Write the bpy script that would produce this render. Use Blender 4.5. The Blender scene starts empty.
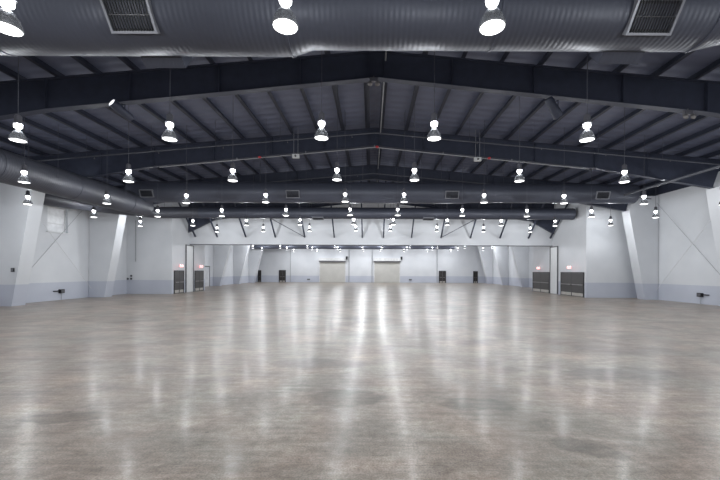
import bpy, bmesh, math, random
from mathutils import Vector, Matrix
random.seed(7)
C = bpy.context.scene.collection
PI = math.pi
X0 = 0.17            # ridge line of the hall
EYE = 2.1

# ------------------------------------------------------------------ materials
def new_mat(name):
    m = bpy.data.materials.new(name); m.use_nodes = True
    nt = m.node_tree; b = nt.nodes['Principled BSDF']
    return m, nt, b

def N(nt, t, **kw):
    n = nt.nodes.new(t)
    for k, v in kw.items(): setattr(n, k, v)
    return n

def ramp(nt, pts, interp='LINEAR'):
    r = N(nt, 'ShaderNodeValToRGB'); r.color_ramp.interpolation = interp
    e = r.color_ramp.elements
    while len(e) < len(pts): e.new(0.5)
    for i, (p, c) in enumerate(pts):
        e[i].position = p; e[i].color = (*c, 1) if len(c) == 3 else c
    return r

def plain(name, col, rough=0.5, metal=0.0, spec=0.5, var=0.12, scale=3.0):
    m, nt, b = new_mat(name)
    tc = N(nt, 'ShaderNodeTexCoord'); nz = N(nt, 'ShaderNodeTexNoise')
    nz.inputs['Scale'].default_value = scale; nz.inputs['Detail'].default_value = 4
    nt.links.new(tc.outputs['Object'], nz.inputs['Vector'])
    lo = tuple(c*(1-var) for c in col); hi = tuple(min(1, c*(1+var)) for c in col)
    r = ramp(nt, [(0.3, lo), (0.7, hi)])
    nt.links.new(nz.outputs['Fac'], r.inputs['Fac']); nt.links.new(r.outputs['Color'], b.inputs['Base Color'])
    b.inputs['Roughness'].default_value = rough; b.inputs['Metallic'].default_value = metal
    b.inputs['Specular IOR Level'].default_value = spec
    return m

def glow(name, col, strength):
    m, nt, b = new_mat(name)
    b.inputs['Base Color'].default_value = (*col, 1)
    b.inputs['Emission Color'].default_value = (*col, 1)
    b.inputs['Emission Strength'].default_value = strength
    return m

def wall_mat():
    m, nt, b = new_mat('painted_wall')
    geo = N(nt, 'ShaderNodeNewGeometry'); sep = N(nt, 'ShaderNodeSeparateXYZ')
    nt.links.new(geo.outputs['Position'], sep.inputs[0])
    lt = N(nt, 'ShaderNodeMath', operation='LESS_THAN'); lt.inputs[1].default_value = 1.25
    nt.links.new(sep.outputs['Z'], lt.inputs[0])
    nz = N(nt, 'ShaderNodeTexNoise'); nz.inputs['Scale'].default_value = 0.6; nz.inputs['Detail'].default_value = 5
    nt.links.new(geo.outputs['Position'], nz.inputs['Vector'])
    up = ramp(nt, [(0.3, (0.60, 0.617, 0.645)), (0.7, (0.66, 0.674, 0.70))])
    lo = ramp(nt, [(0.3, (0.47, 0.495, 0.57)), (0.7, (0.515, 0.54, 0.61))])
    nt.links.new(nz.outputs['Fac'], up.inputs['Fac']); nt.links.new(nz.outputs['Fac'], lo.inputs['Fac'])
    mx = N(nt, 'ShaderNodeMix', data_type='RGBA')
    nt.links.new(lt.outputs[0], mx.inputs[0]); nt.links.new(up.outputs['Color'], mx.inputs[6]); nt.links.new(lo.outputs['Color'], mx.inputs[7])
    nt.links.new(mx.outputs[2], b.inputs['Base Color'])
    b.inputs['Roughness'].default_value = 0.55
    return m

def floor_mat():
    m, nt, b = new_mat('polished_concrete')
    geo = N(nt, 'ShaderNodeNewGeometry')
    P = geo.outputs['Position']
    def noise(scale, detail=6, rough=0.6, dist=0.0, vec=P):
        n = N(nt, 'ShaderNodeTexNoise'); n.inputs['Scale'].default_value = scale; n.inputs['Detail'].default_value = detail
        n.inputs['Roughness'].default_value = rough; n.inputs['Distortion'].default_value = dist
        nt.links.new(vec, n.inputs['Vector']); return n.outputs['Fac']
    mp = N(nt, 'ShaderNodeMapping'); mp.inputs['Scale'].default_value = (0.7, 1.1, 1)
    nt.links.new(P, mp.inputs['Vector'])
    a = noise(0.35, 8, 0.62, 0.6)          # large clouds
    d = noise(1.1, 10, 0.72, 0.4, mp.outputs[0])   # sweeping blotches
    f = noise(7.0, 8, 0.75)                # mottling
    g = noise(45.0, 4, 0.7)                # grain
    r1 = ramp(nt, [(0.30, (0.235, 0.202, 0.172)), (0.5, (0.325, 0.286, 0.248)), (0.70, (0.395, 0.358, 0.318))])
    nt.links.new(a, r1.inputs['Fac'])
    def overlay(col, fac, lo, hi, p0=0.35, p1=0.65):
        lo = (lo,)*3 if not isinstance(lo, tuple) else lo; hi = (hi,)*3 if not isinstance(hi, tuple) else hi
        r = ramp(nt, [(p0, lo), (p1, hi)]); nt.links.new(fac, r.inputs['Fac'])
        mx = N(nt, 'ShaderNodeMix', data_type='RGBA', blend_type='MULTIPLY'); mx.inputs[0].default_value = 1
        nt.links.new(col, mx.inputs[6]); nt.links.new(r.outputs['Color'], mx.inputs[7]); return mx.outputs[2]
    c = overlay(r1.outputs['Color'], d, 0.66, 1.18, 0.36, 0.64)
    c = overlay(c, f, (0.74, 0.71, 0.68), (1.14, 1.14, 1.13), 0.36, 0.64)
    c = overlay(c, g, 0.74, 1.20, 0.38, 0.62)
    m2 = N(nt, 'ShaderNodeMapping'); m2.inputs['Scale'].default_value = (0.5, 5.0, 1); m2.inputs['Rotation'].default_value = (0, 0, 0.35); nt.links.new(P, m2.inputs['Vector'])
    c = overlay(c, noise(2.0, 8, 0.7, 0.3, m2.outputs[0]), 0.80, 1.14, 0.36, 0.64)   # trowel and wheel streaks
    c = overlay(c, noise(0.6, 4, 0.6, 0.5), (1.08, 0.97, 0.93), (0.97, 1.01, 1.0))   # warm and cool patches
    s = noise(0.55, 7, 0.6, 0.3)
    c = overlay(c, s, 0.70, 1.0, 0.25, 0.42)
    sp = noise(3.2, 6, 0.7, 0.2)
    c = overlay(c, sp, 0.50, 1.0, 0.27, 0.31)     # dark chips and scuffs
    v = N(nt, 'ShaderNodeTexVoronoi'); v.inputs['Scale'].default_value = 1.6; nt.links.new(P, v.inputs['Vector'])
    c = overlay(c, v.outputs['Distance'], 0.55, 1.0, 0.02, 0.05)
    # spill stains that stay where they are
    nw = N(nt, 'ShaderNodeTexNoise'); nw.inputs['Scale'].default_value = 2.2; nw.inputs['Detail'].default_value = 6; nt.links.new(P, nw.inputs['Vector'])
    vs = N(nt, 'ShaderNodeVectorMath', operation='SCALE'); vs.inputs['Scale'].default_value = 0.7; nt.links.new(nw.outputs['Color'], vs.inputs[0])
    wp = N(nt, 'ShaderNodeVectorMath', operation='ADD'); nt.links.new(P, wp.inputs[0]); nt.links.new(vs.outputs[0], wp.inputs[1])
    for (sx, sy, rx, ry, k) in ((-.35, 5.95, .85, .42, .66), (1.7, 5.7, .7, .3, .78), (-4.3, 5.15, .8, .3, .70), (-8.4, 5.7, .7, .3, .70), (2.6, 4.3, .5, .25, .8), (-1.2, 8.2, 1.2, .5, .82), (5.2, 7.5, 1.6, .5, .82), (-6.0, 3.9, .8, .35, .8)):
        m_ = N(nt, 'ShaderNodeMapping'); m_.vector_type = 'TEXTURE'; m_.inputs['Location'].default_value = (sx+.35, sy+.35, .35); m_.inputs['Scale'].default_value = (rx, ry, 1)
        nt.links.new(wp.outputs[0], m_.inputs['Vector'])
        ln = N(nt, 'ShaderNodeVectorMath', operation='LENGTH'); nt.links.new(m_.outputs[0], ln.inputs[0])
        c = overlay(c, ln.outputs['Value'], k*.8, 1.0, 0.7, 1.0)
    # saw-cut joints every 6.1 m
    sep = N(nt, 'ShaderNodeSeparateXYZ'); nt.links.new(P, sep.inputs[0])
    for ax, off in (('X', 1.4), ('Y', 2.2)):
        ad = N(nt, 'ShaderNodeMath', operation='ADD'); ad.inputs[1].default_value = 610 + off; nt.links.new(sep.outputs[ax], ad.inputs[0])
        md = N(nt, 'ShaderNodeMath', operation='MODULO'); md.inputs[1].default_value = 6.1; nt.links.new(ad.outputs[0], md.inputs[0])
        lt = N(nt, 'ShaderNodeMath', operation='LESS_THAN'); lt.inputs[1].default_value = 0.014; nt.links.new(md.outputs[0], lt.inputs[0])
        mx = N(nt, 'ShaderNodeMix', data_type='RGBA', blend_type='MULTIPLY')
        nt.links.new(lt.outputs[0], mx.inputs[0]); nt.links.new(c, mx.inputs[6]); mx.inputs[7].default_value = (0.9, 0.9, 0.9, 1)
        c = mx.outputs[2]
    nt.links.new(c, b.inputs['Base Color'])
    rr = ramp(nt, [(0.35, (0.30,)*3), (0.65, (0.35,)*3)]); nt.links.new(f, rr.inputs['Fac'])
    nt.links.new(rr.outputs['Color'], b.inputs['Roughness'])
    b.inputs['Specular IOR Level'].default_value = 0.24
    b.inputs['Coat Weight'].default_value = 0.06; b.inputs['Coat Roughness'].default_value = 0.13
    bp = N(nt, 'ShaderNodeBump'); bp.inputs['Strength'].default_value = 0.004; bp.inputs['Distance'].default_value = 0.02
    nt.links.new(f, bp.inputs['Height']); nt.links.new(bp.outputs[0], b.inputs['Normal'])
    return m

def ribbed(name, col, axis, pitch, rough=0.45, metal=0.0, depth=0.006, strength=0.3):
    m = plain(name, col, rough, metal, var=0.05, scale=1.0)
    nt = m.node_tree; b = nt.nodes['Principled BSDF']
    geo = N(nt, 'ShaderNodeNewGeometry'); sep = N(nt, 'ShaderNodeSeparateXYZ'); nt.links.new(geo.outputs['Position'], sep.inputs[0])
    mu = N(nt, 'ShaderNodeMath', operation='MULTIPLY'); mu.inputs[1].default_value = 2*PI/pitch; nt.links.new(sep.outputs[axis], mu.inputs[0])
    sn = N(nt, 'ShaderNodeMath', operation='SINE'); nt.links.new(mu.outputs[0], sn.inputs[0])
    bp = N(nt, 'ShaderNodeBump'); bp.inputs['Strength'].default_value = strength; bp.inputs['Distance'].default_value = depth
    nt.links.new(sn.outputs[0], bp.inputs['Height']); nt.links.new(bp.outputs[0], b.inputs['Normal'])
    return m

M = {}
M['wall'] = wall_mat()
M['floor'] = floor_mat()
M['deck'] = ribbed('roof_deck', (0.156, 0.175, 0.258), 'Y', 0.6, 0.6, 0, 0.03, 0.5)
M['steel'] = plain('dark_steel_paint', (0.037, 0.043, 0.068), 0.5, 0, 0.4)
M['purlin'] = plain('purlin_paint', (0.032, 0.037, 0.058), 0.5, 0, 0.4)
M['duct_x'] = ribbed('duct_paint_across', (0.060, 0.066, 0.090), 'X', 0.11, 0.46, 0.15)
M['duct_y'] = ribbed('duct_paint_along', (0.054, 0.057, 0.072), 'Y', 0.11, 0.48, 0.1)
M['vent_frame'] = plain('vent_frame_paint', (0.22, 0.225, 0.25), 0.4, 0.2)
M['blade'] = plain('grille_blade', (0.035, 0.036, 0.042), 0.4)
M['black'] = plain('black_void', (0.008, 0.008, 0.010), 0.7)
M['door'] = plain('brown_door_paint', (0.024, 0.020, 0.020), 0.4)
M['chrome'] = plain('brushed_metal', (0.22, 0.21, 0.21), 0.45, 0.4)
M['kick'] = plain('kick_plate', (0.42, 0.40, 0.37), 0.45, 0.2)
M['rolldoor'] = ribbed('roll_shutter', (0.50, 0.49, 0.46), 'Z', 0.16, 0.5, 0, 0.015, 0.6)
M['hood'] = plain('shutter_hood', (0.62, 0.62, 0.62), 0.4)
M['rail'] = plain('dark_rail', (0.10, 0.10, 0.11), 0.5)
M['pipe'] = plain('pipe_paint', (0.095, 0.10, 0.12), 0.4, 0.3)
M['rod'] = plain('bracing_rod', (0.33, 0.34, 0.36), 0.5)
M['white'] = plain('white_plastic', (0.70, 0.71, 0.72), 0.4, var=0.03)
M['greydoor'] = plain('grey_door', (0.58, 0.59, 0.62), 0.5)
M['ballast'] = plain('ballast_grey', (0.16, 0.16, 0.18), 0.4, 0.4)
M['shade'] = plain('prismatic_reflector', (0.11, 0.115, 0.125), 0.25)
def see_through(m, f):
    nt = m.node_tree; b = nt.nodes['Principled BSDF']; o = [n for n in nt.nodes if n.type == 'OUTPUT_MATERIAL'][0]
    t = N(nt, 'ShaderNodeBsdfTransparent'); x = N(nt, 'ShaderNodeMixShader'); x.inputs[0].default_value = f
    nt.links.new(b.outputs[0], x.inputs[1]); nt.links.new(t.outputs[0], x.inputs[2]); nt.links.new(x.outputs[0], o.inputs['Surface'])
see_through(M['shade'], 0.5)
M['lens'] = glow('lamp_lens', (0.99, 0.99, 1.0), 4.0); 
def neck_mat():
    m = bpy.data.materials.new('lamp_arc_tube'); m.use_nodes = True; nt = m.node_tree
    nt.nodes.clear()
    e = N(nt, 'ShaderNodeEmission'); e.inputs[0].default_value = (0.97, 0.985, 1.0, 1); e.inputs[1].default_value = 4.0
    t = N(nt, 'ShaderNodeBsdfTransparent'); a = N(nt, 'ShaderNodeAddShader'); o = N(nt, 'ShaderNodeOutputMaterial')
    nt.links.new(e.outputs[0], a.inputs[0]); nt.links.new(t.outputs[0], a.inputs[1]); nt.links.new(a.outputs[0], o.inputs[0])
    return m
M['neck'] = neck_mat()
M['red'] = glow('red_letters', (1.0, 0.06, 0.05), 5.0)
M['signface'] = glow('sign_face', (1.0, 0.80, 0.79), 0.8)
M['redpaint'] = plain('red_bell_paint', (0.55, 0.04, 0.05), 0.4)
M['glazing'] = plain('frosted_glazing', (0.80, 0.81, 0.83), 0.35)
M['spotglow'] = glow('floodlight_glass', (0.95, 0.97, 1.0), 1.3)

# ------------------------------------------------------------------ mesh builder
class MB:
    def __init__(s): s.v = []; s.f = []; s.sm = []
    def add(s, vs, fs, smooth=False):
        o = len(s.v); s.v += [tuple(v) for v in vs]
        s.f += [tuple(i+o for i in f) for f in fs]; s.sm += [smooth]*len(fs)
        return s
    def box(s, x0, x1, y0, y1, z0, z1):
        vs = [(x, y, z) for z in (z0, z1) for y in (y0, y1) for x in (x0, x1)]
        return s.add(vs, [(0,2,3,1), (4,5,7,6), (0,1,5,4), (2,6,7,3), (0,4,6,2), (1,3,7,5)])
    def prism(s, poly, y0, y1):      # poly in XZ
        n = len(poly)
        vs = [(x, y0, z) for x, z in poly] + [(x, y1, z) for x, z in poly]
        fs = [tuple(range(n)), tuple(range(2*n-1, n-1, -1))] + [(i, i+n, (i+1) % n+n, (i+1) % n) for i in range(n)]
        return s.add(vs, fs)
    def strip(s, pts, t, y0, y1):    # flat bar following a polyline in XZ, t thick downwards
        for (a, b) in zip(pts, pts[1:]):
            d = Vector((b[0]-a[0], b[1]-a[1])).normalized(); n = Vector((-d.y, d.x))
            if n.y < 0: n = -n
            if abs(n.y) < 0.05: n = Vector((1, 0))
            p = [a, b, (b[0]-n.x*t, b[1]-n.y*t), (a[0]-n.x*t, a[1]-n.y*t)]
            s.prism(p, y0, y1)
        return s
    def tube(s, pts, rad, n=16, caps=True):
        pts = [Vector(p) for p in pts]
        rs = rad if isinstance(rad, (list, tuple)) else [rad]*len(pts)
        rings = []; up = None
        for i, p in enumerate(pts):
            d = (pts[min(i+1, len(pts)-1)] - pts[max(i-1, 0)]).normalized()
            if up is None:
                up = Vector((0, 0, 1)) if abs(d.z) < 0.9 else Vector((0, 1, 0))
            u = (up - d*up.dot(d)).normalized(); w = d.cross(u); up = u
            rings.append([p + (u*math.cos(2*PI*k/n) + w*math.sin(2*PI*k/n))*rs[i] for k in range(n)])
        vs = [v for r in rings for v in r]; fs = []
        for i in range(len(rings)-1):
            for k in range(n):
                fs.append((i*n+k, i*n+(k+1) % n, (i+1)*n+(k+1) % n, (i+1)*n+k))
        s.add(vs, fs, True)
        if caps:
            s.add(rings[0], [tuple(range(n-1, -1, -1))]); s.add(rings[-1], [tuple(range(n))])
        return s
    def lathe(s, prof, n=24, cx=0, cy=0, cz=0, caps=(False, False)):   # prof: (r, z)
        vs = [(cx+r*math.cos(2*PI*k/n), cy+r*math.sin(2*PI*k/n), cz+z) for r, z in prof for k in range(n)]
        fs = [(i*n+k, i*n+(k+1) % n, (i+1)*n+(k+1) % n, (i+1)*n+k) for i in range(len(prof)-1) for k in range(n)]
        s.add(vs, fs, True)
        L = len(prof)
        if caps[0]: s.add(vs[:n], [tuple(range(n-1, -1, -1))])
        if caps[1]: s.add(vs[(L-1)*n:], [tuple(range(n))])
        return s
    def xform(s, mat):
        s.v = [tuple(mat @ Vector(v)) for v in s.v]; return s
    def build(s, name, mat, parent=None, loc=None):
        me = bpy.data.meshes.new(name); me.from_pydata(s.v, [], s.f); me.update()
        bm = bmesh.new(); bm.from_mesh(me); bmesh.ops.recalc_face_normals(bm, faces=bm.faces); bm.to_mesh(me); bm.free()
        me.polygons.foreach_set('use_smooth', s.sm)
        me.materials.append(mat if not isinstance(mat, str) else M[mat])
        o = bpy.data.objects.new(name, me); C.objects.link(o)
        if parent: o.parent = parent
        if loc: o.location = loc
        return o

def tag(o, label=None, cat=None, group=None, kind=None):
    if label: o['label'] = label
    if cat: o['category'] = cat
    if group: o['group'] = group
    if kind: o['kind'] = kind
    return o
def thing(name, label, cat, group=None, loc=(0, 0, 0), rz=0):
    o = bpy.data.objects.new(name, None); C.objects.link(o); o.location = loc; o.rotation_euler = (0, 0, rz)
    o.empty_display_size = 0.1
    return tag(o, label, cat, group)
def struct(name, mb, mat, parent=None):
    o = mb.build(name, mat, parent)
    if not parent: o['kind'] = 'structure'
    return o
def copy_tree(root, loc, label, group=None):
    r = root.copy(); C.objects.link(r); r.location = loc; r['label'] = label
    if group: r['group'] = group
    for ch in list(root.children):
        c = ch.copy(); c.parent = r; C.objects.link(c)
        for g in list(ch.children):
            d = g.copy(); d.parent = c; C.objects.link(d)
    return r
ORD = ['first', 'second', 'third', 'fourth', 'fifth', 'sixth', 'seventh', 'eighth', 'ninth', 'tenth', 'eleventh', 'twelfth', 'thirteenth', 'fourteenth', 'fifteenth']
SIDE = {-1: 'windowed', 1: 'windowless'}

# ------------------------------------------------------------------ the shell
HW = 21.9              # half width of the hall
YB, YF = -5.0, 68.7    # rear wall behind the viewer, far wall
HR = 22.3; WX = {-1: 21.9, 1: 22.3}
PW = 17.87             # half width of the passage
def deck_z(x): return 10.80 - 0.0875*abs(x - X0)
def raft_z(x): return 10.50 - 0.0875*abs(x - X0)

struct('floor', MB().box(-HW-0.8, HW+0.8, YB-0.3, YF+0.3, -0.3, 0), 'floor')
mb = MB()
mb.prism([(-HW-0.8, deck_z(-HW-0.8)), (X0, deck_z(X0)), (HW+0.8, deck_z(HW+0.8)), (HW+0.8, deck_z(HW+0.8)+0.2), (X0, deck_z(X0)+0.2), (-HW-0.8, deck_z(-HW-0.8)+0.2)], YB-0.3, YF+0.3)
struct('ceiling', mb, 'deck')

EAVE = 8.15
WY0, WY1, WZ0, WZ1 = 24.35, 26.0, 4.75, 6.50      # the high window
YL, YR = 32.3, 29.9                                # fronts of the passage corners
mb = MB()
mb.box(-HW-0.3, -HW, YB, WY0, 0, EAVE); mb.box(-HW-0.3, -HW, WY1, YL, 0, EAVE)
mb.box(-HW-0.3, -HW, WY0, WY1, 0, WZ0); mb.box(-HW-0.3, -HW, WY0, WY1, WZ1, EAVE)
struct('wall_left', mb, 'wall')
struct('wall_right', MB().box(HR, HR+0.3, YB, YR, 0, EAVE), 'wall')
# dark eave closures above the white walls
for s, nm in ((-1, 'trim_1'), (1, 'trim_2')):
    a, b = sorted((s*WX[s], s*(WX[s]+0.3)))
    struct(nm, MB().box(a, b, YB, YL if s < 0 else YR, EAVE+0.002, deck_z(s*(WX[s]+0.3))-0.005), 'steel')
struct('wall_rear', MB().prism([(-HW-0.3, 0), (HR+0.3, 0), (HR+0.3, deck_z(HR+.3)-.01), (X0, deck_z(X0)-.01), (-HW-0.3, deck_z(-HW-.3)-.01)], YB-0.3, YB), 'wall')
# walls facing the hall on either side of the passage, with the passage side walls
def slope_wall(name, xa, xb, y0, y1, z0=0.0):
    xa, xb = sorted((xa, xb))
    return struct(name, MB().prism([(xa, z0), (xb, z0), (xb, deck_z(xb)-.01), (xa, deck_z(xa)-.01)], y0, y1), 'wall')
YE = 39.6
slope_wall('wall_left_return', -HW-0.3, -PW-0.3, YL, YL+0.3)
slope_wall('wall_right_return', PW+0.3, HR+0.3, YR, YR+0.3)
slope_wall('wall_left_passage', -PW-0.3, -PW, YL, YE-0.9)
slope_wall('wall_right_passage', PW, PW+0.3, YR, YE+0.3)
slope_wall('wall_left_stage', -HW-0.3, -PW-0.3, YE-1.2, YE-0.9)
slope_wall('wall_right_stage', PW+0.3, HW+0.3, YE, YE+0.3)
HB = 4.72              # underside of the header
YH = 35.5
mb = MB().prism([(-PW, HB), (PW, HB), (PW, deck_z(PW)-.01), (X0, deck_z(X0)-.01), (-PW, deck_z(-PW)-.01)], YH, YH+0.3)
struct('wall_header', mb, 'wall')
struct('trim_3', MB().box(-PW, PW, YH-0.06, YH+0.36, HB-0.055, HB-0.002), 'rail')   # partition track under the header
# back hall
struct('wall_back', MB().prism([(-HW-.3, 0), (HW+.3, 0), (HW+.3, deck_z(HW+.3)-.01), (X0, deck_z(X0)-.01), (-HW-.3, deck_z(-HW-.3)-.01)], YF, YF+0.3), 'wall')
struct('wall_left_back', MB().box(-HW-0.3, -HW, YE-0.9, YF, 0, 8.6), 'wall')
struct('wall_right_back', MB().box(HW, HW+0.3, YE+0.3, YF, 0, 8.6), 'wall')

# window
fr = MB()
x = -HW-0.22
fr.box(x-.05, x+.05, WY0+.003, WY0+.07, WZ0+.003, WZ1-.003); fr.box(x-.05, x+.05, WY1-.07, WY1-.003, WZ0+.003, WZ1-.003)
for z in (WZ0+.003, (WZ0*2+WZ1)/3-.02, WZ1-.07): fr.box(x-.05, x+.05, WY0+.07, WY1-.07, z, z+.055)
w = struct('window_1', fr, 'white')
MB().box(x-.02, x+.0, WY0+.07, WY1-.07, WZ0+.02, WZ1-.02).build('pane', 'glazing', w)
MB().box(-HW-.05, -HW+.10, WY0-.1, WY1+.1, WZ0-.06, WZ0-.004).build('window_sill', 'white', w)

# ------------------------------------------------------------------ steel frames
def make_frame(idx, y, apex, kink, knee, columns=True):
    names = ['passing just beyond the big ribbed duct', 'carrying the white columns beside the high window', 'standing before the middle duct\'s far side', 'lying against the white header wall']
    t = thing('steel_frame', 'dark gabled steel roof frame, ' + names[idx], 'roof frame', 'gabled steel frames across the hall', (0, y, 0))
    def m(p): return [(2*X0 - a, b) for a, b in p]
    half = [(X0, apex), (X0+kink[0], kink[1]), (X0+knee[0], knee[1])]
    bottom = m(half)[::-1] + half[1:]
    kx = {-1: knee[0], 1: knee[0]}
    if columns:
        kx = {-1: 19.45, 1: 20.0}
        bottom[0] = (-kx[-1], knee[1]); bottom[-1] = (kx[1], knee[1])
    xe = 21.65
    lim = PW - 0.02
    if not columns: xe = lim - X0
    top = [(X0-xe, raft_z(X0-xe)), (X0, raft_z(X0)), (X0+xe, raft_z(X0+xe))]
    if columns:
        lo = [(X0-xe, knee[1]+0.9)] + bottom + [(X0+xe, knee[1]+0.9)]
    else:
        bottom[0] = (-lim, bottom[0][1]); bottom[-1] = (lim, bottom[-1][1]); top[0] = (-lim, raft_z(-lim)); top[-1] = (lim, raft_z(lim)); lo = bottom
    web = MB()
    # web as a strip of quads so that it stays valid
    def at(poly, x):
        for (a, b) in zip(poly, poly[1:]):
            if a[0]-1e-9 <= x <= b[0]+1e-9: return a[1] + (b[1]-a[1])*(x-a[0])/max(1e-9, b[0]-a[0])
    xs = sorted({p[0] for p in lo} | {p[0] for p in top})
    for xa, xb in zip(xs, xs[1:]):
        web.prism([(xa, at(lo, xa)), (xb, at(lo, xb)), (xb, at(top, xb)), (xa, at(top, xa))], -0.012, 0.012)
    web.build('rafter_web', 'steel', t)
    MB().strip(bottom, 0.03, -0.15, 0.15).build('bottom_flange', 'steel', t)
    MB().strip(top, 0.03, -0.15, 0.15).build('top_flange', 'steel', t)
    for s in (-1, 1):
        for q in (0.30, 2.9, 6.0, 9.4, kink[0], 16.0):
            if q > knee[0]-0.3 or (not columns and q > 15.9): continue
            xx = X0+s*q
            zb, zt = at(lo, xx), at(top, xx)
            MB().box(xx-.012, xx+.012, -0.13, 0.13, zb, zt-.03).build('stiffener', 'steel', t)
        if columns:
            # tapered clad column: inner face leans into the hall
            xi0, xi1, xo = {-1: 20.7, 1: 21.3}[s], kx[s]+0.02, WX[s]-0.02
            poly = [(s*xi0, 0), (s*xo, 0), (s*xo, 8.05), (s*(xi1+0.35), 8.05), (s*xi1, knee[1]-0.04)]
            MB().prism(poly, -0.42, 0.42).build('column', 'wall', t)
    return t
FY = [13.8, 21.15, 28.35, 35.15]
make_frame(0, FY[0], 9.5, (12.6, 8.24), (19.0, 7.1))
make_frame(1, FY[1], 9.5, (12.9, 8.22), (19.0, 7.1))
make_frame(2, FY[2], 9.4, (13.6, 8.05), (19.3, 6.95))
make_frame(3, FY[3], 9.06, (15.45, 7.1), (17.70, 5.85), columns=False)
# columns of the hall beyond the passage
for i, y in enumerate((50.3, 57.6, 64.9)):
    for s in (-1, 1):
        poly = [(s*21.0, 0), (s*(HW-.02), 0), (s*(HW-.02), 8.3), (s*19.1, 8.3), (s*19.1, 7.6)]
        o = MB().prism(poly, -0.35, 0.35).build('wall_column', 'wall', None, (0, y, 0))
        tag(o, 'white tapering column, %s past the passage on the %s side' % (ORD[i], SIDE[s]), 'column', 'white columns of the hall beyond the passage')
        o['kind'] = 'thing'

# purlins
for s in (-1, 1):
    for k in range(15):
        d = 0.42 + 1.47*k
        if d > 21.2: break
        x = X0+s*d; z = raft_z(x) + 0.012; top = deck_z(x)-0.012
        mb = MB()
        mb.box(x-.010, x+.010, YB+.02, YH-.02, z, top-.01)
        a, b = sorted((x, x-s*0.15)); mb.box(a, b, YB+.02, YH-.02, z, z+.012)
        a, b = sorted((x, x+s*0.12)); mb.box(a, b, YB+.02, YH-.02, top-.022, top-.01)
        o = mb.build('roof_purlin', 'purlin')
        tag(o, 'dark steel roof purlin, %s down from the ridge on the %s side' % (ORD[k], SIDE[s]), 'purlin', 'purlins under the roof deck')
# longitudinal struts above the columns
o = MB().tube([(17.15, 8.4, 7.36), (17.15, 24.35, 7.36)], 0.075, 10).build('eave_strut', 'pipe')
tag(o, 'grey lengthwise strut pipe under the roof frames on the windowless side', 'strut')

# kickers between the header wall and the purlins
bx = [1.05, 3.8, 6.7, 9.6, 12.5, 15.3, 17.45]
for s in (-1, 1):
    for i, d in enumerate(bx):
        x = X0+s*d
        zb, yb = 5.45, 35.42
        zt = raft_z(x) - 0.02; yt = yb - (zt-zb)/0.89
        mb = MB(); a = 0.058
        v = Vector((0, yt-yb, zt-zb)).normalized(); n = Vector((0, -v.z, v.y))*a
        p, q = Vector((x, yb, zb)), Vector((x, yt, zt))
        vs = []
        for c in (p, q):
            vs += [c+n+Vector((-a, 0, 0)), c+n+Vector((a, 0, 0)), c-n+Vector((a, 0, 0)), c-n+Vector((-a, 0, 0))]
        mb.add(vs, [(3,2,1,0), (4,5,6,7), (0,1,5,4), (1,2,6,5), (2,3,7,6), (3,0,4,7)])
        o = mb.build('kicker_brace', 'steel')
        tag(o, 'dark kicker brace on the header wall, %s from the ridge on the %s side' % (ORD[i], SIDE[s]), 'brace', 'kicker braces along the header wall')
    x1, x2 = X0+s*6.78, X0+s*9.52
    o = MB().tube([(x1, 35.38, 5.50), (x2, 33.55, 7.0)], 0.03, 8).build('cross_brace', 'steel')
    tag(o, 'thin slanting rod joining two kicker braces on the %s side' % SIDE[s], 'brace', 'thin rods between the kicker braces')

# rod bracing on the side walls
for s in (-1, 1):
    for up in (0, 1):
        ya, yb = 21.62, 27.88
        z0, z1 = (0.7, 7.5) if not up else (7.5, 0.7)
        x = s*(WX[s]-0.18-0.06*up)
        o = MB().tube([(x, ya, z0), (x, yb, z1)], 0.012, 8).build('brace_rod', 'rod' if not up else 'white')
        tag(o, 'thin white bracing rod %s away from the big ribbed duct on the %s side' % ('rising' if not up else 'falling', SIDE[s]), 'brace rod', 'crossed rods on the side walls')

# ------------------------------------------------------------------ ducts
def vent_on(t, cx, cy, cz, r, ang, face, w=0.92, h=0.52, axis='x'):
    """grille box on a duct; face -1 looks to the viewer, +1 away; ang degrees below horizontal"""
    a = math.radians(ang)
    n = Vector((0, face*math.cos(a), -math.sin(a))); dn = Vector((0, -face*math.sin(a), -math.cos(a))); ux = Vector((1, 0, 0))
    o = Vector((cx, cy, cz)) + n*(r-0.06)
    mat = Matrix((( ux.x, dn.x, n.x, o.x), (ux.y, dn.y, n.y, o.y), (ux.z, dn.z, n.z, o.z), (0, 0, 0, 1)))
    d = 0.13 if face < 0 else 0.26
    f = MB(); b = 0.045
    f.box(-w/2, w/2, -h/2, -h/2+b, 0, d); f.box(-w/2, w/2, h/2-b, h/2, 0, d)
    f.box(-w/2, -w/2+b, -h/2+b, h/2-b, 0, d); f.box(w/2-b, w/2, -h/2+b, h/2-b, 0, d)
    vf = f.xform(mat).build('vent', 'vent_frame' if face < 0 else 'duct_x', t)
    g = MB(); k = 15
    for i in range(1, k):
        xx = -w/2+b + (w-2*b)*i/k
        g.box(xx-.004, xx+.004, -h/2+b, h/2-b, d*.6, d*.9)
    g.box(-w/2+b, w/2-b, -.006, .006, d*.5, d*.92)
    g.xform(mat).build('grille', 'blade', vf)
    MB().box(-w/2+b, w/2-b, -h/2+b, h/2-b, 0.01, d*.2).xform(mat).build('vent_throat', 'black', vf)

def hangers(t, pts, r):
    for (x, y, z) in pts:
        m = MB(); m2 = MB()
        m.tube([(x-.0, y-r-.005, z+0.05), (x, y-r-.005, deck_z(x)-.02)], 0.008, 6)
        m2.tube([(x-.0, y+r+.005, z+0.05), (x, y+r+.005, deck_z(x)-.02)], 0.008, 6)
        m.build('hanger_rod', 'pipe', t); m2.build('hanger_rod', 'pipe', t)

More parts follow.
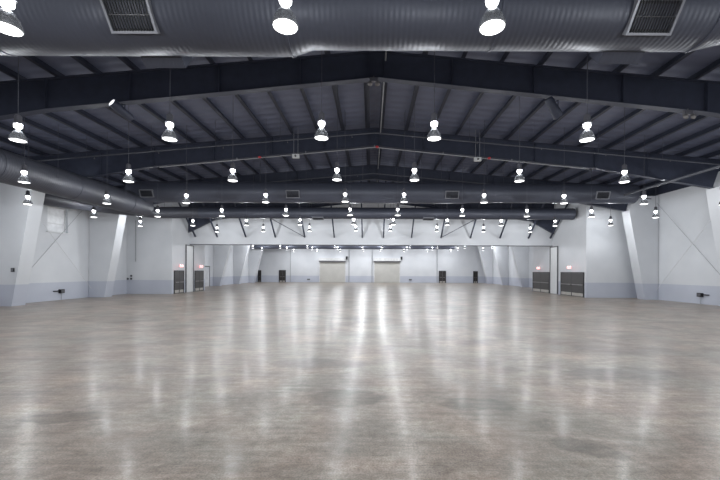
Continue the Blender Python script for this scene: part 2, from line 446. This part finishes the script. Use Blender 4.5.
def ring(t, x, y, z, r, axis='x'):
    w = .03
    pts = [(x-w, y, z), (x+w, y, z)] if axis == 'x' else [(x, y-w, z), (x, y+w, z)]
    MB().tube(pts, r+.018, 48).build('collar', 'duct_x' if axis == 'x' else 'duct_y', t)

# first duct, right over the viewer's head
t = thing('air_duct', 'wide ribbed grey duct crossing the hall overhead, closest of the three', 'air duct', 'ribbed ducts across the hall')
y, z = 7.7, 7.6
MB().tube([(-16.4, y, z), (-1.75, y, z), (-1.3, y, z), (7.0, y, z), (7.7, y, z+.04), (18.0, y, z+.04)], [.79, .79, .665, .665, .56, .56], 72).build('duct_body', 'duct_x', t)
for x, r in ((-8.0, .79), (-1.75, .79), (2.6, .665), (6.95, .665)): ring(t, x, y, z, r)
for x in (-4.75, 5.6):
    r = .79 if x < -1.5 else .665
    vent_on(t, x, y, z, r, 37, -1, .92, .62); vent_on(t, x, y, z, r, 40, 1)
hangers(t, [(-11, y, z), (-6.6, y, z)], .79); hangers(t, [(0, y, z), (4.4, y, z)], .665); hangers(t, [(11, y, z)], .56)
# second duct
t = thing('air_duct', 'ribbed grey duct crossing behind the third row of lamps, middle of the three', 'air duct', 'ribbed ducts across the hall')
y, z = 25.2, 7.6
MB().tube([(-16.8, y, z), (6.4, y, z), (6.9, y, z), (18.35, y, z)], [.72, .72, .66, .66], 64).build('duct_body', 'duct_x', t)
for x in (-10.5, -2.0, 6.4, 12.5): ring(t, x, y, z, .72 if x < 6.5 else .66)
for x in (-15.3, -5.35, 5.5, 15.8):
    r = .72 if x < 6.5 else .66
    vent_on(t, x, y, z, r, 20, -1); vent_on(t, x, y, z, r, 20, 1)
hangers(t, [(x, y, z) for x in (-12.5, -8, -.6, 3.4)], .72); hangers(t, [(9.5, y, z), (17.2, y, z)], .66)
# third duct with the elbow out of the lengthwise trunk
t = thing('air_duct', 'narrow ribbed grey duct in front of the white header wall with a capped end', 'air duct', 'ribbed ducts across the hall')
y, z = 31.3, 7.16
MB().tube([(-14.9, y, z), (17.55, y, z)], .49, 48).build('duct_body', 'duct_x', t)
for x in (-9.5, -3, 3, 9.5, 17.45): ring(t, x, y, z, .49)
for x in (-4.6, 4.95): vent_on(t, x, y, z, .49, 72, -1, .95, .42); 
hangers(t, [(x, y, z) for x in (-12, -5.5, .6, 6, 12)], .49)
# lengthwise trunk
t = thing('trunk_duct', 'large round duct running lengthwise near the windowed wall, feeding the crossing ducts', 'air duct')
x, z = -16.4, 6.70
MB().tube([(x, 2.0, z), (x, 24.0, z), (x, 26.0, z)], [.72, .72, .70], 56).build('duct_body', 'duct_y', t)
for yy in (10, 15.5, 19.6, 24.0): ring(t, x, yy, z, .72, 'y')
for yy in (12, 18, 23):
    for s in (-1, 1): MB().tube([(x+s*.73, yy, z), (x+s*.73, yy, deck_z(x+s*.73)-.02)], 0.008, 6).build('hanger_rod', 'pipe', t)
# bend from the narrow duct back along the windowed wall
t = thing('bend_duct', 'dark round duct bending from the narrow crossing duct towards the high window', 'air duct')
ctrl = [(-14.9, 31.3, 7.16, .49), (-15.8, 31.0, 7.12, .49), (-16.7, 30.1, 6.95, .48), (-17.4, 28.6, 6.72, .44), (-18.3, 26.8, 6.68, .46), (-19.25, 24.9, 6.66, .50), (-19.9, 23.2, 6.64, .52), (-20.2, 21.7, 6.62, .52)]
pts, rr = [], []
for k in range(len(ctrl)-1):
    p0, p1, p2, p3 = [Vector(ctrl[max(0, min(len(ctrl)-1, k+q))]) for q in (-1, 0, 1, 2)]
    for q in range(5):
        u = q/5
        v = 0.5*((2*p1) + (p2-p0)*u + (2*p0-5*p1+4*p2-p3)*u*u + (3*p1-p0-3*p2+p3)*u**3)
        pts.append(v[:3]); rr.append(v[3])
pts.append(ctrl[-1][:3]); rr.append(ctrl[-1][3])
MB().tube(pts, rr, 40).build('duct_body', 'duct_y', t)
for q in (12, 27): MB().tube([(pts[q][0], pts[q][1], pts[q][2]+rr[q]), (pts[q][0], pts[q][1], deck_z(pts[q][0])-.02)], .008, 6).build('hanger_rod', 'pipe', t)
# duct of the hall beyond
t = thing('far_duct', 'dark duct seen under the header, spanning the hall beyond the passage', 'air duct')
MB().tube([(-20.3, 62.3, 6.45), (2.0, 62.3, 6.43), (2.6, 62.3, 6.38), (14.4, 62.3, 6.36)], [.50, .50, .40, .36], 32).build('duct_body', 'duct_x', t)
hangers(t, [(a, 62.3, 6.6) for a in (-14, -6)], .5)

# ------------------------------------------------------------------ lamps
LZ = 5.83       # height of the lens
S = 4.27
lens_m, shade_m = MB(), MB()
bell = [(.188, .00), (.200, .012), (.198, .035), (.185, .09), (.160, .16), (.115, .225), (.075, .275), (.045, .30)]
shade_m.lathe(bell, 28)
shade_m.lathe([(r-.008, h+.001) for r, h in bell][::-1], 28)
shade_m.lathe([(.045, .300), (.02, .305), (.001, .306)], 28)
lens_m.lathe([(.184, .006), (.13, -.012), (.07, -.02), (.001, -.023)], 28)
neck_m = MB().lathe([(.035, .308), (.045, .335), (.085, .36), (.095, .385), (.095, .43), (.07, .45)], 20)
cap_m = MB().lathe([(.09, .452), (.115, .46), (.12, .48), (.10, .51), (.085, .53), (.085, .68), (.055, .72), (.02, .74)], 20, caps=(True, True))
POWER = 105.0
ld = bpy.data.lights.new('lamp_light', 'SPOT'); ld.energy = POWER; ld.spot_size = math.radians(179); ld.spot_blend = 1.0; ld.shadow_soft_size = 0.16; ld.color = (0.955, 0.978, 1.0)
lu = bpy.data.lights.new('neck_light', 'POINT'); lu.energy = 84.0; lu.shadow_soft_size = 0.05; lu.color = (0.93, 0.965, 1.0)
proto = {}
def lamp_proto(side, k, loc, label):
    t = thing('pendant_lamp', label, 'lamp', None, loc)
    for nm, m_, mt in (('reflector', shade_m, 'shade'), ('lens', lens_m, 'lens'), ('glowing_neck', neck_m, 'neck'), ('ballast', cap_m, 'ballast')):
        m_.build(nm, mt, t)
    MB().tube([(0, 0, .74), (0, 0, deck_z(loc[0])-loc[2]-.015)], .009, 6).build('stem', 'pipe', t)
    l = bpy.data.objects.new('lamp_light', ld); C.objects.link(l); l.parent = t; l.location = (0, 0, -.20)
    l = bpy.data.objects.new('neck_light', lu); C.objects.link(l); l.parent = t; l.location = (0, 0, .40)
    return t
back = {}
for l_ in (ld, lu):
    b_ = l_.copy(); b_.energy = l_.energy*1.65; back[l_.name] = b_
ROWS = [(.9, 5, 'behind the viewer'), (5.5, 5, 'first row'), (10.1, 5, 'second row'), (14.7, 5, 'third row'), (19.3, 5, 'fourth row'), (23.9, 5, 'fifth row'), (28.62, 5, 'sixth row'), (33.1, 4, 'seventh row'),
        (47.0, 5, 'row beyond the passage'), (56.1, 5, 'row before far duct'), (60.7, 5, 'row beside far duct'), (66.0, 5, 'row by far wall')]
for y, n, rn in ROWS:
    for s in (-1, 1):
        for k in range(n):
            x = X0 + s*(0.37+k)*S*(.997 if s < 0 else 1.004)
            dz = (.052 if s < 0 else .018)*k
            if rn == 'row by far wall' and k > 3: continue
            if k == 4: x -= s*.02
            if y < 6: x += .08
            if y == 28.62 and k == 4: x -= s*(.26 if s > 0 else .06)
            lab = 'lit high bay lamp, %s from ridge on %s side, %s' % (ORD[k], SIDE[s], rn)
            loc = (x, 28.02 if (y == 28.62 and s > 0 and k == 4) else y, LZ-dz)
            if (s, k) in proto:
                r = copy_tree(proto[(s, k)], loc, lab, 'high bay lamps, ' + rn)
                for c_ in r.children:
                    if y > 40 and c_.type == 'LIGHT': c_.data = back[c_.data.name]
            else:
                proto[(s, k)] = lamp_proto(s, k, loc, lab); proto[(s, k)]['group'] = 'high bay lamps, ' + rn

# ------------------------------------------------------------------ doors
def side_doors(n, side, y0, y1, kick='kick'):
    """double exit door in a passage side wall; faces the passage"""
    x = side*PW
    def bx(mb, d0, d1, ya, yb, za, zb):
        a, b = sorted((x - side*d0, x - side*d1)); return mb.box(a, b, ya, yb, za, zb)
    fr = MB(); H = 2.12
    bx(fr, .0, .05, y0, y0+.07, 0, H); bx(fr, 0, .05, y1-.07, y1, 0, H); bx(fr, 0, .05, y0+.07, y1-.07, H-.07, H)
    root = struct('door_%d' % n, fr, 'black')
    ym = (y0+y1)/2
    for ya, yb in ((y0+.07, ym-.01), (ym+.01, y1-.07)):
        lf = bx(MB(), .0, .035, ya, yb, .01, H-.075).build('door_leaf', 'door', root)
        pb = MB(); bx(pb, .055, .10, ya+.08, yb-.08, 1.00, 1.07)
        bx(pb, .035, .08, ya+.08, ya+.16, .98, 1.09); bx(pb, .035, .08, yb-.16, yb-.08, .98, 1.09)
        pb.build('push_bar', 'chrome', lf)
        bx(MB(), .035, .042, ya+.06, yb-.06, .06, .32).build('kick_plate', kick, lf)
    return root
side_doors(1, -1, 32.62, 34.35)
side_doors(2, -1, 36.45, 38.35)
side_doors(3, 1, 30.15, 33.85)
side_doors(4, 1, 36.0, 39.7)

def pocket(n, side, y0, y1):
    x = side*PW
    def bx(mb, d0, d1, ya, yb, za, zb):
        a, b = sorted((x - side*d0, x - side*d1)); return mb.box(a, b, ya, yb, za, zb)
    fr = MB(); H = HB-.1
    bx(fr, 0, .09, y0, y0+.09, 0, H); bx(fr, 0, .09, y1-.09, y1, 0, H); bx(fr, 0, .09, y0+.09, y1-.09, H-.09, H)
    root = struct('door_%d' % n, fr, 'rail')
    bx(MB(), 0, .05, y0+.09, y1-.09, .02, H-.09).build('pocket_panel', 'white', root)
pocket(5, -1, 34.65, 36.15)
pocket(6, 1, 34.35, 35.85)

# exit signs, flag mounted beside the doors
def text_mesh(txt, size, depth):
    cu = bpy.data.curves.new('t', 'FONT'); cu.body = txt; cu.size = size; cu.extrude = depth; cu.align_x = 'CENTER'; cu.align_y = 'CENTER'
    o = bpy.data.objects.new('t', cu); C.objects.link(o)
    dg = bpy.context.evaluated_depsgraph_get(); dg.update()
    me = bpy.data.meshes.new_from_object(o.evaluated_get(dg)); me.name = 'exit_letters'
    bpy.data.objects.remove(o); bpy.data.curves.remove(cu)
    me.materials.clear(); me.materials.append(M['red']); return me
EX = text_mesh('EXIT', .165, .006)
SIGNS = [(-1, 33.45, 'over the first brown door on the windowed side'), (-1, 37.35, 'over the second brown door on the windowed side'),
         (1, 32.0, 'over the wide brown doors closest on the windowless side'), (1, 37.9, 'over the wide brown doors deeper in the passage')]
for s, y, w in SIGNS:
    cx = s*(PW-.27)
    t = thing('exit_sign', 'small glowing red EXIT sign ' + w, 'exit sign', 'exit signs in the passage', (cx, y, 2.52))
    MB().box(-.17, .17, -.025, .025, -.09, .10).build('sign_box', 'signface', t)
    a, b = sorted((s*.17, s*.265)); MB().box(a, b, -.02, .02, -.03, .03).build('bracket', 'white', t)
    for f in (-1, 1):
        o = bpy.data.objects.new('exit_letters', EX); C.objects.link(o); o.parent = t
        o.location = (0, f*.029, .005); o.rotation_euler = (PI/2, 0, 0 if f < 0 else PI)
    for q in (-.10, .10):
        MB().lathe([(.001, .15), (.03, .145), (.04, .125), (.03, .101)], 12, q, 0, 0).build('lamp_head', 'spotglow', t)

# roll-up doors on the far wall
def roll_door(n, x0, x1):
    y = YF
    m = MB().box(x0+.12, x1-.12, y-.08, y-.03, .02, 4.05)
    root = struct('door_%d' % n, m, 'rolldoor')
    r = MB(); r.box(x0, x0+.14, y-.14, y-.005, 0, 4.1); r.box(x1-.14, x1, y-.14, y-.005, 0, 4.1); r.build('guide_rail', 'hood', root)
    MB().box(x0-.05, x1+.05, y-.55, y-.005, 4.12, 4.62).build('shutter_hood', 'hood', root)
    MB().box(x0-.05, x1+.05, y-.50, y-.10, 3.86, 4.1).build('bottom_bar', 'rail', root)
    MB().box(x1+.06, x1+.40, y-.5, y-.1, 4.35, 4.95).build('motor', 'black', root)
roll_door(7, -9.85, -4.85)
roll_door(8, .55, 5.55)
def far_door(n, x0, x1, h=2.3):
    fr = MB(); y = YF
    fr.box(x0, x0+.1, y-.12, y-.002, 0, h); fr.box(x1-.1, x1, y-.12, y-.002, 0, h); fr.box(x0+.1, x1-.1, y-.12, y-.002, h-.1, h)
    root = struct('door_%d' % n, fr, 'black')
    xm = (x0+x1)/2
    for a, b in ((x0+.1, xm-.01), (xm+.01, x1-.1)):
        l = MB().box(a, b, y-.07, y-.01, .01, h-.11).build('door_leaf', 'door', root)
        MB().box(a+.06, b-.06, y-.12, y-.075, 1.0, 1.07).build('push_bar', 'chrome', l)
        MB().box(a+.05, b-.05, y-.08, y-.071, .05, .3).build('kick_plate', 'kick', l)
far_door(9, -17.55, -16.25)
far_door(10, 12.95, 14.3)
far_door(11, -21.55, -20.95, 2.25)
far_door(12, 19.5, 20.35, 2.25)
x = -HW
fr = MB(); fr.box(x, x+.08, 46.4, 46.5, 0, 2.75); fr.box(x, x+.08, 48.7, 48.8, 0, 2.75); fr.box(x, x+.08, 46.5, 48.7, 2.62, 2.75)
root = struct('door_13', fr, 'rail'); MB().box(x, x+.04, 46.5, 48.7, 0.01, 2.62).build('door_leaf', 'greydoor', root)

# ------------------------------------------------------------------ small wall things
def wall_box(name, label, cat, x, y, z, w, d, h, mat='black', side=None, group=None, stub=False):
    t = thing(name, label, cat, group, (x, y, z))
    if side:
        a, b = sorted((-side*.004, -side*d)); MB().box(a, b, -w/2, w/2, -h/2, h/2).build('box_body', mat, t)
        a, b = sorted((-side*d, -side*(d+.02))); MB().box(a, b, -w*.36, w*.36, -h*.36, h*.36).build('cover_plate', 'rail', t)
        if stub:
            MB().tube([(-side*.06, -w/2, .02), (-side*.06, -w/2-.45, .02)], .035, 8).build('pipe_stub', mat, t)
            MB().tube([(-side*.06, 0, -h/2), (-side*.06, 0, -z+.01)], .014, 8).build('conduit', 'rod', t)
    else:
        MB().box(-w/2, w/2, -d, -.004, -h/2, h/2).build('box_body', mat, t)
        MB().box(-w*.36, w*.36, -d-.02, -d, -h*.36, h*.36).build('cover_plate', 'rail', t)
    return t
wall_box('power_box', 'black power box low on the wall under the high window', 'power box', -HW, 25.4, .62, .34, .16, .26, side=-1, stub=True, group='black power boxes on the side walls')
wall_box('power_box', 'black power box low on the windowless side wall', 'power box', HR, 24.3, .62, .34, .16, .26, side=1, stub=True, group='black power boxes on the side walls')
wall_box('switch_box', 'small dark switch box on the column beside the high window', 'switch box', -20.6, 21.15-.42, 2.1, .16, .07, .22)
for i, (px, z, l) in enumerate(((-22.0, 0, 0),)): pass
for px, z, l in ((-20.75+.0, 1.35, 'outermost of a low pair near the passage corner'), (-20.45, 1.35, 'inner one of a low pair near the passage corner'),
              (-20.15, 1.36, 'lower of two stacked near the passage corner'), (-20.15, 1.62, 'upper of two stacked near the passage corner')):
    wall_box('wall_outlet', 'small black outlet box, ' + l, 'outlet', px-1.35, YL, z, .14, .06, .16, group='outlet boxes near the passage corner')
o = MB().tube([(-21.1, YL-.04, 2.9), (-21.1, YL-.04, 6.6)], .03, 8).build('conduit_pipe', 'rod'); tag(o, 'grey vertical conduit on the white wall beside the passage corner', 'conduit')
for x, w in ((-11.9, 'between the far door and first roll-up door'), (7.5, 'beside the second roll-up door')):
    wall_box('power_box', 'small black box low on the far wall, ' + w, 'power box', x, YF, .55, .5, .15, .22, group='power boxes on the far wall')
for px, w in ((290.5, 'beside the far brown door near the lengthwise duct'), (349, 'by the edge of the first roll-up door'), (372, 'midway between the two roll-up doors'), (437, 'beside the far brown door on the windowless side')):
    x = (px-371)*YF/360
    o = MB().tube([(x, YF-.08, 0.01), (x, YF-.08, 6.5)], .05, 8).build('downpipe', 'rod'); tag(o, 'slim grey pipe on far wall ' + w, 'pipe', 'pipes on the far wall')

# ------------------------------------------------------------------ pipes and fittings under the roof
for y, z, w in ((19.0, 9.42, 'before the frame with the white columns'), (26.6, 9.35, 'behind the middle duct')):
    pts = [(s*20.5+X0, y, z-.0875*20.5) for s in (-1,)] + [(X0, y, z)] + [(X0+20.5, y, z-.0875*20.5)]
    t = thing('sprinkler_pipe', 'thin sloping sprinkler pipe across the hall ' + w, 'pipe', 'sprinkler pipes under the roof')
    MB().tube(pts, .035, 10).build('pipe_run', 'pipe', t)
    for s in (-1, 1):
        for k in range(6):
            xx = X0+s*(1.6+3.4*k); zz = z-.0875*abs(xx-X0)
            MB().tube([(xx, y, zz+.03), (xx, y, deck_z(xx)-.02)], .008, 6).build('hanger_rod', 'pipe', t)
            MB().lathe([(.012, -.03), (.012, -.09), (.03, -.10), (.03, -.11)], 8, xx+.4, y, zz-.0875*.4*0).build('sprinkler_head', 'chrome', t)
t = thing('conduit_run', 'pale conduit following the underside of the second roof frame', 'conduit')
MB().tube([(X0-12.5, 20.95, 8.12), (X0, 20.95, 9.33), (X0+12.5, 20.95, 8.12)], .03, 8).build('conduit_pipe', 'rod', t)
for xx in (-8, -4, 0, 4, 8):
    zz = 9.33-.0968*abs(xx)
    MB().box(X0+xx-.015, X0+xx+.015, 20.93, 20.97, zz, zz+.13).build('hanger_clip', 'rod', t)
for ya, yb, w_ in ((8.6, 13.77, 'before the first roof frame'), (13.83, 21.12, 'between first and second roof frames'), (21.18, 28.32, 'between second and third roof frames'), (28.38, 35.1, 'between third and fourth roof frames')):
    o = MB().tube([(X0+.35, ya, 10.18), (X0+.35, yb, 10.18)], .03, 8).build('ridge_conduit', 'rod'); tag(o, 'pale conduit beside the ridge, ' + w_, 'conduit', 'conduits beside the ridge')

def twin_light(label, x, y, z):
    t = thing('emergency_light', label, 'emergency light', 'emergency lights on the roof frames', (x, y, z))
    MB().box(-.16, .16, -.06, .06, -.02, .12).build('battery_box', 'ballast', t)
    for s in (-1, 1):
        MB().tube([(s*.10, 0, -.02), (s*.14, -.03, -.07)], .02, 8).build('swivel', 'ballast', t)
        MB().lathe([(.10, 0), (.09, .05), (.05, .09), (.02, .10)], 16, caps=(False, True)).xform(Matrix.Translation((s*.14, -.05, -.13)) @ Matrix.Rotation(math.radians(72), 4, 'X')).build('lamp_head', 'chrome', t)
        MB().lathe([(.092, 0), (.05, -.012), (.001, -.016)], 16).xform(Matrix.Translation((s*.14, -.05, -.13)) @ Matrix.Rotation(math.radians(72), 4, 'X')).build('lamp_glass', 'spotglow', t)
    MB().box(-.015, .015, -.015, .015, .12, .20).build('mount', 'ballast', t)
twin_light('twin-headed emergency light hung at the ridge of the first roof frame', X0-.1, 13.55, 9.26)
twin_light('twin-headed emergency light under the first roof frame on the windowless side', 11.9, 13.55, 8.08)
def flood(label, x, y, z, tilt, yaw):
    t = thing('floodlight', label, 'floodlight', 'dark floodlights under the first roof frame', (x, y, z), yaw)
    R = Matrix.Rotation(math.radians(tilt), 4, 'Y')
    MB().lathe([(.15, -.40), (.17, -.36), (.17, -.10), (.15, .05), (.15, .34), (.11, .42)], 20, caps=(False, True)).xform(R @ Matrix.Rotation(PI/2, 4, 'Y')).build('housing', 'steel', t)
    MB().lathe([(.15, -.385), (.08, -.395), (.001, -.40)], 20).xform(R @ Matrix.Rotation(PI/2, 4, 'Y')).build('glass', 'spotglow', t)
    m = MB()
    for s in (-1, 1): m.box(-.02, .02, s*.19-.01, s*.19+.01, -.02, .20)
    m.box(-.02, .02, -.20, .20, .19, .215); m.box(-.02, .02, -.02, .02, .215, .27); m.build('yoke', 'steel', t)
flood('dark cylindrical floodlight under the first roof frame, glass end lit', -9.55, 13.75, 8.20, 24, 1.15)
flood('dark cylindrical floodlight under the first roof frame, pointing away downwards', 6.95, 13.75, 8.38, -48, PI+0.4)
for x, w, s in ((-4.35, 'on the windowed side', -1), (6.1, 'on the windowless side', 1)):
    z = 8.72 - .0968*(abs(x-X0)-4.5)
    t = thing('access_point', 'white box hung on two rods below the second roof frame ' + w, 'box', 'white boxes under the second roof frame', (x, 20.7, z))
    MB().box(-.19, .19, -.10, .10, -.11, .09).build('box_body', 'white', t)
    MB().lathe([(.05, 0), (.05, .05), (.02, .06)], 12).xform(Matrix.Translation((0, -.10, -.02)) @ Matrix.Rotation(PI/2, 4, 'X')).build('lens', 'black', t)
    for q in (-.12, .12): MB().tube([(q, 0, .09), (q, 0, deck_z(x)-z-.02)], .010, 6).build('hanger_rod', 'rod', t)
for x, w in ((X0-6.6, 'on the windowed side'), (X0+6.6, 'on the windowless side'), (X0+.15, 'at the ridge')):
    z = 9.47-.0968*abs(x-X0) - .05
    o = MB().lathe([(.07, -.08), (.09, -.05), (.09, 0), (.03, .03)], 14, 0, 0, 0, (True, True)).build('alarm_bell', 'redpaint', None, (x, 20.7, z-.1))
    tag(o, 'small red alarm fitting under the second roof frame ' + w, 'alarm', 'red alarm fittings')

# ------------------------------------------------------------------ world, camera, view
w = bpy.data.worlds.new('world'); bpy.context.scene.world = w; w.use_nodes = True
w.node_tree.nodes['Background'].inputs[0].default_value = (0.5, 0.55, 0.65, 1); w.node_tree.nodes['Background'].inputs[1].default_value = 0.05
cam = bpy.data.cameras.new('camera'); co = bpy.data.objects.new('camera', cam); C.objects.link(co)
cam.lens = 18.0; cam.sensor_width = 36.0; cam.shift_x = -11/720; cam.shift_y = 31.5/720; cam.clip_end = 200
co.matrix_world = Matrix.Translation((0, 0, EYE)) @ Matrix.Rotation(PI/2, 4, 'X') @ Matrix.Rotation(math.radians(0.25), 4, 'Z')
sc = bpy.context.scene; sc.camera = co
sc.view_settings.view_transform = 'Standard'; sc.view_settings.look = 'None'; sc.view_settings.gamma = 1.0; sc.view_settings.use_curve_mapping = False
sc.view_settings.exposure = 0.12
sc.cycles.use_denoising = True
sc.cycles.max_bounces = 8; sc.cycles.diffuse_bounces = 5; sc.cycles.glossy_bounces = 3
sc.cycles.sample_clamp_indirect = 8.0
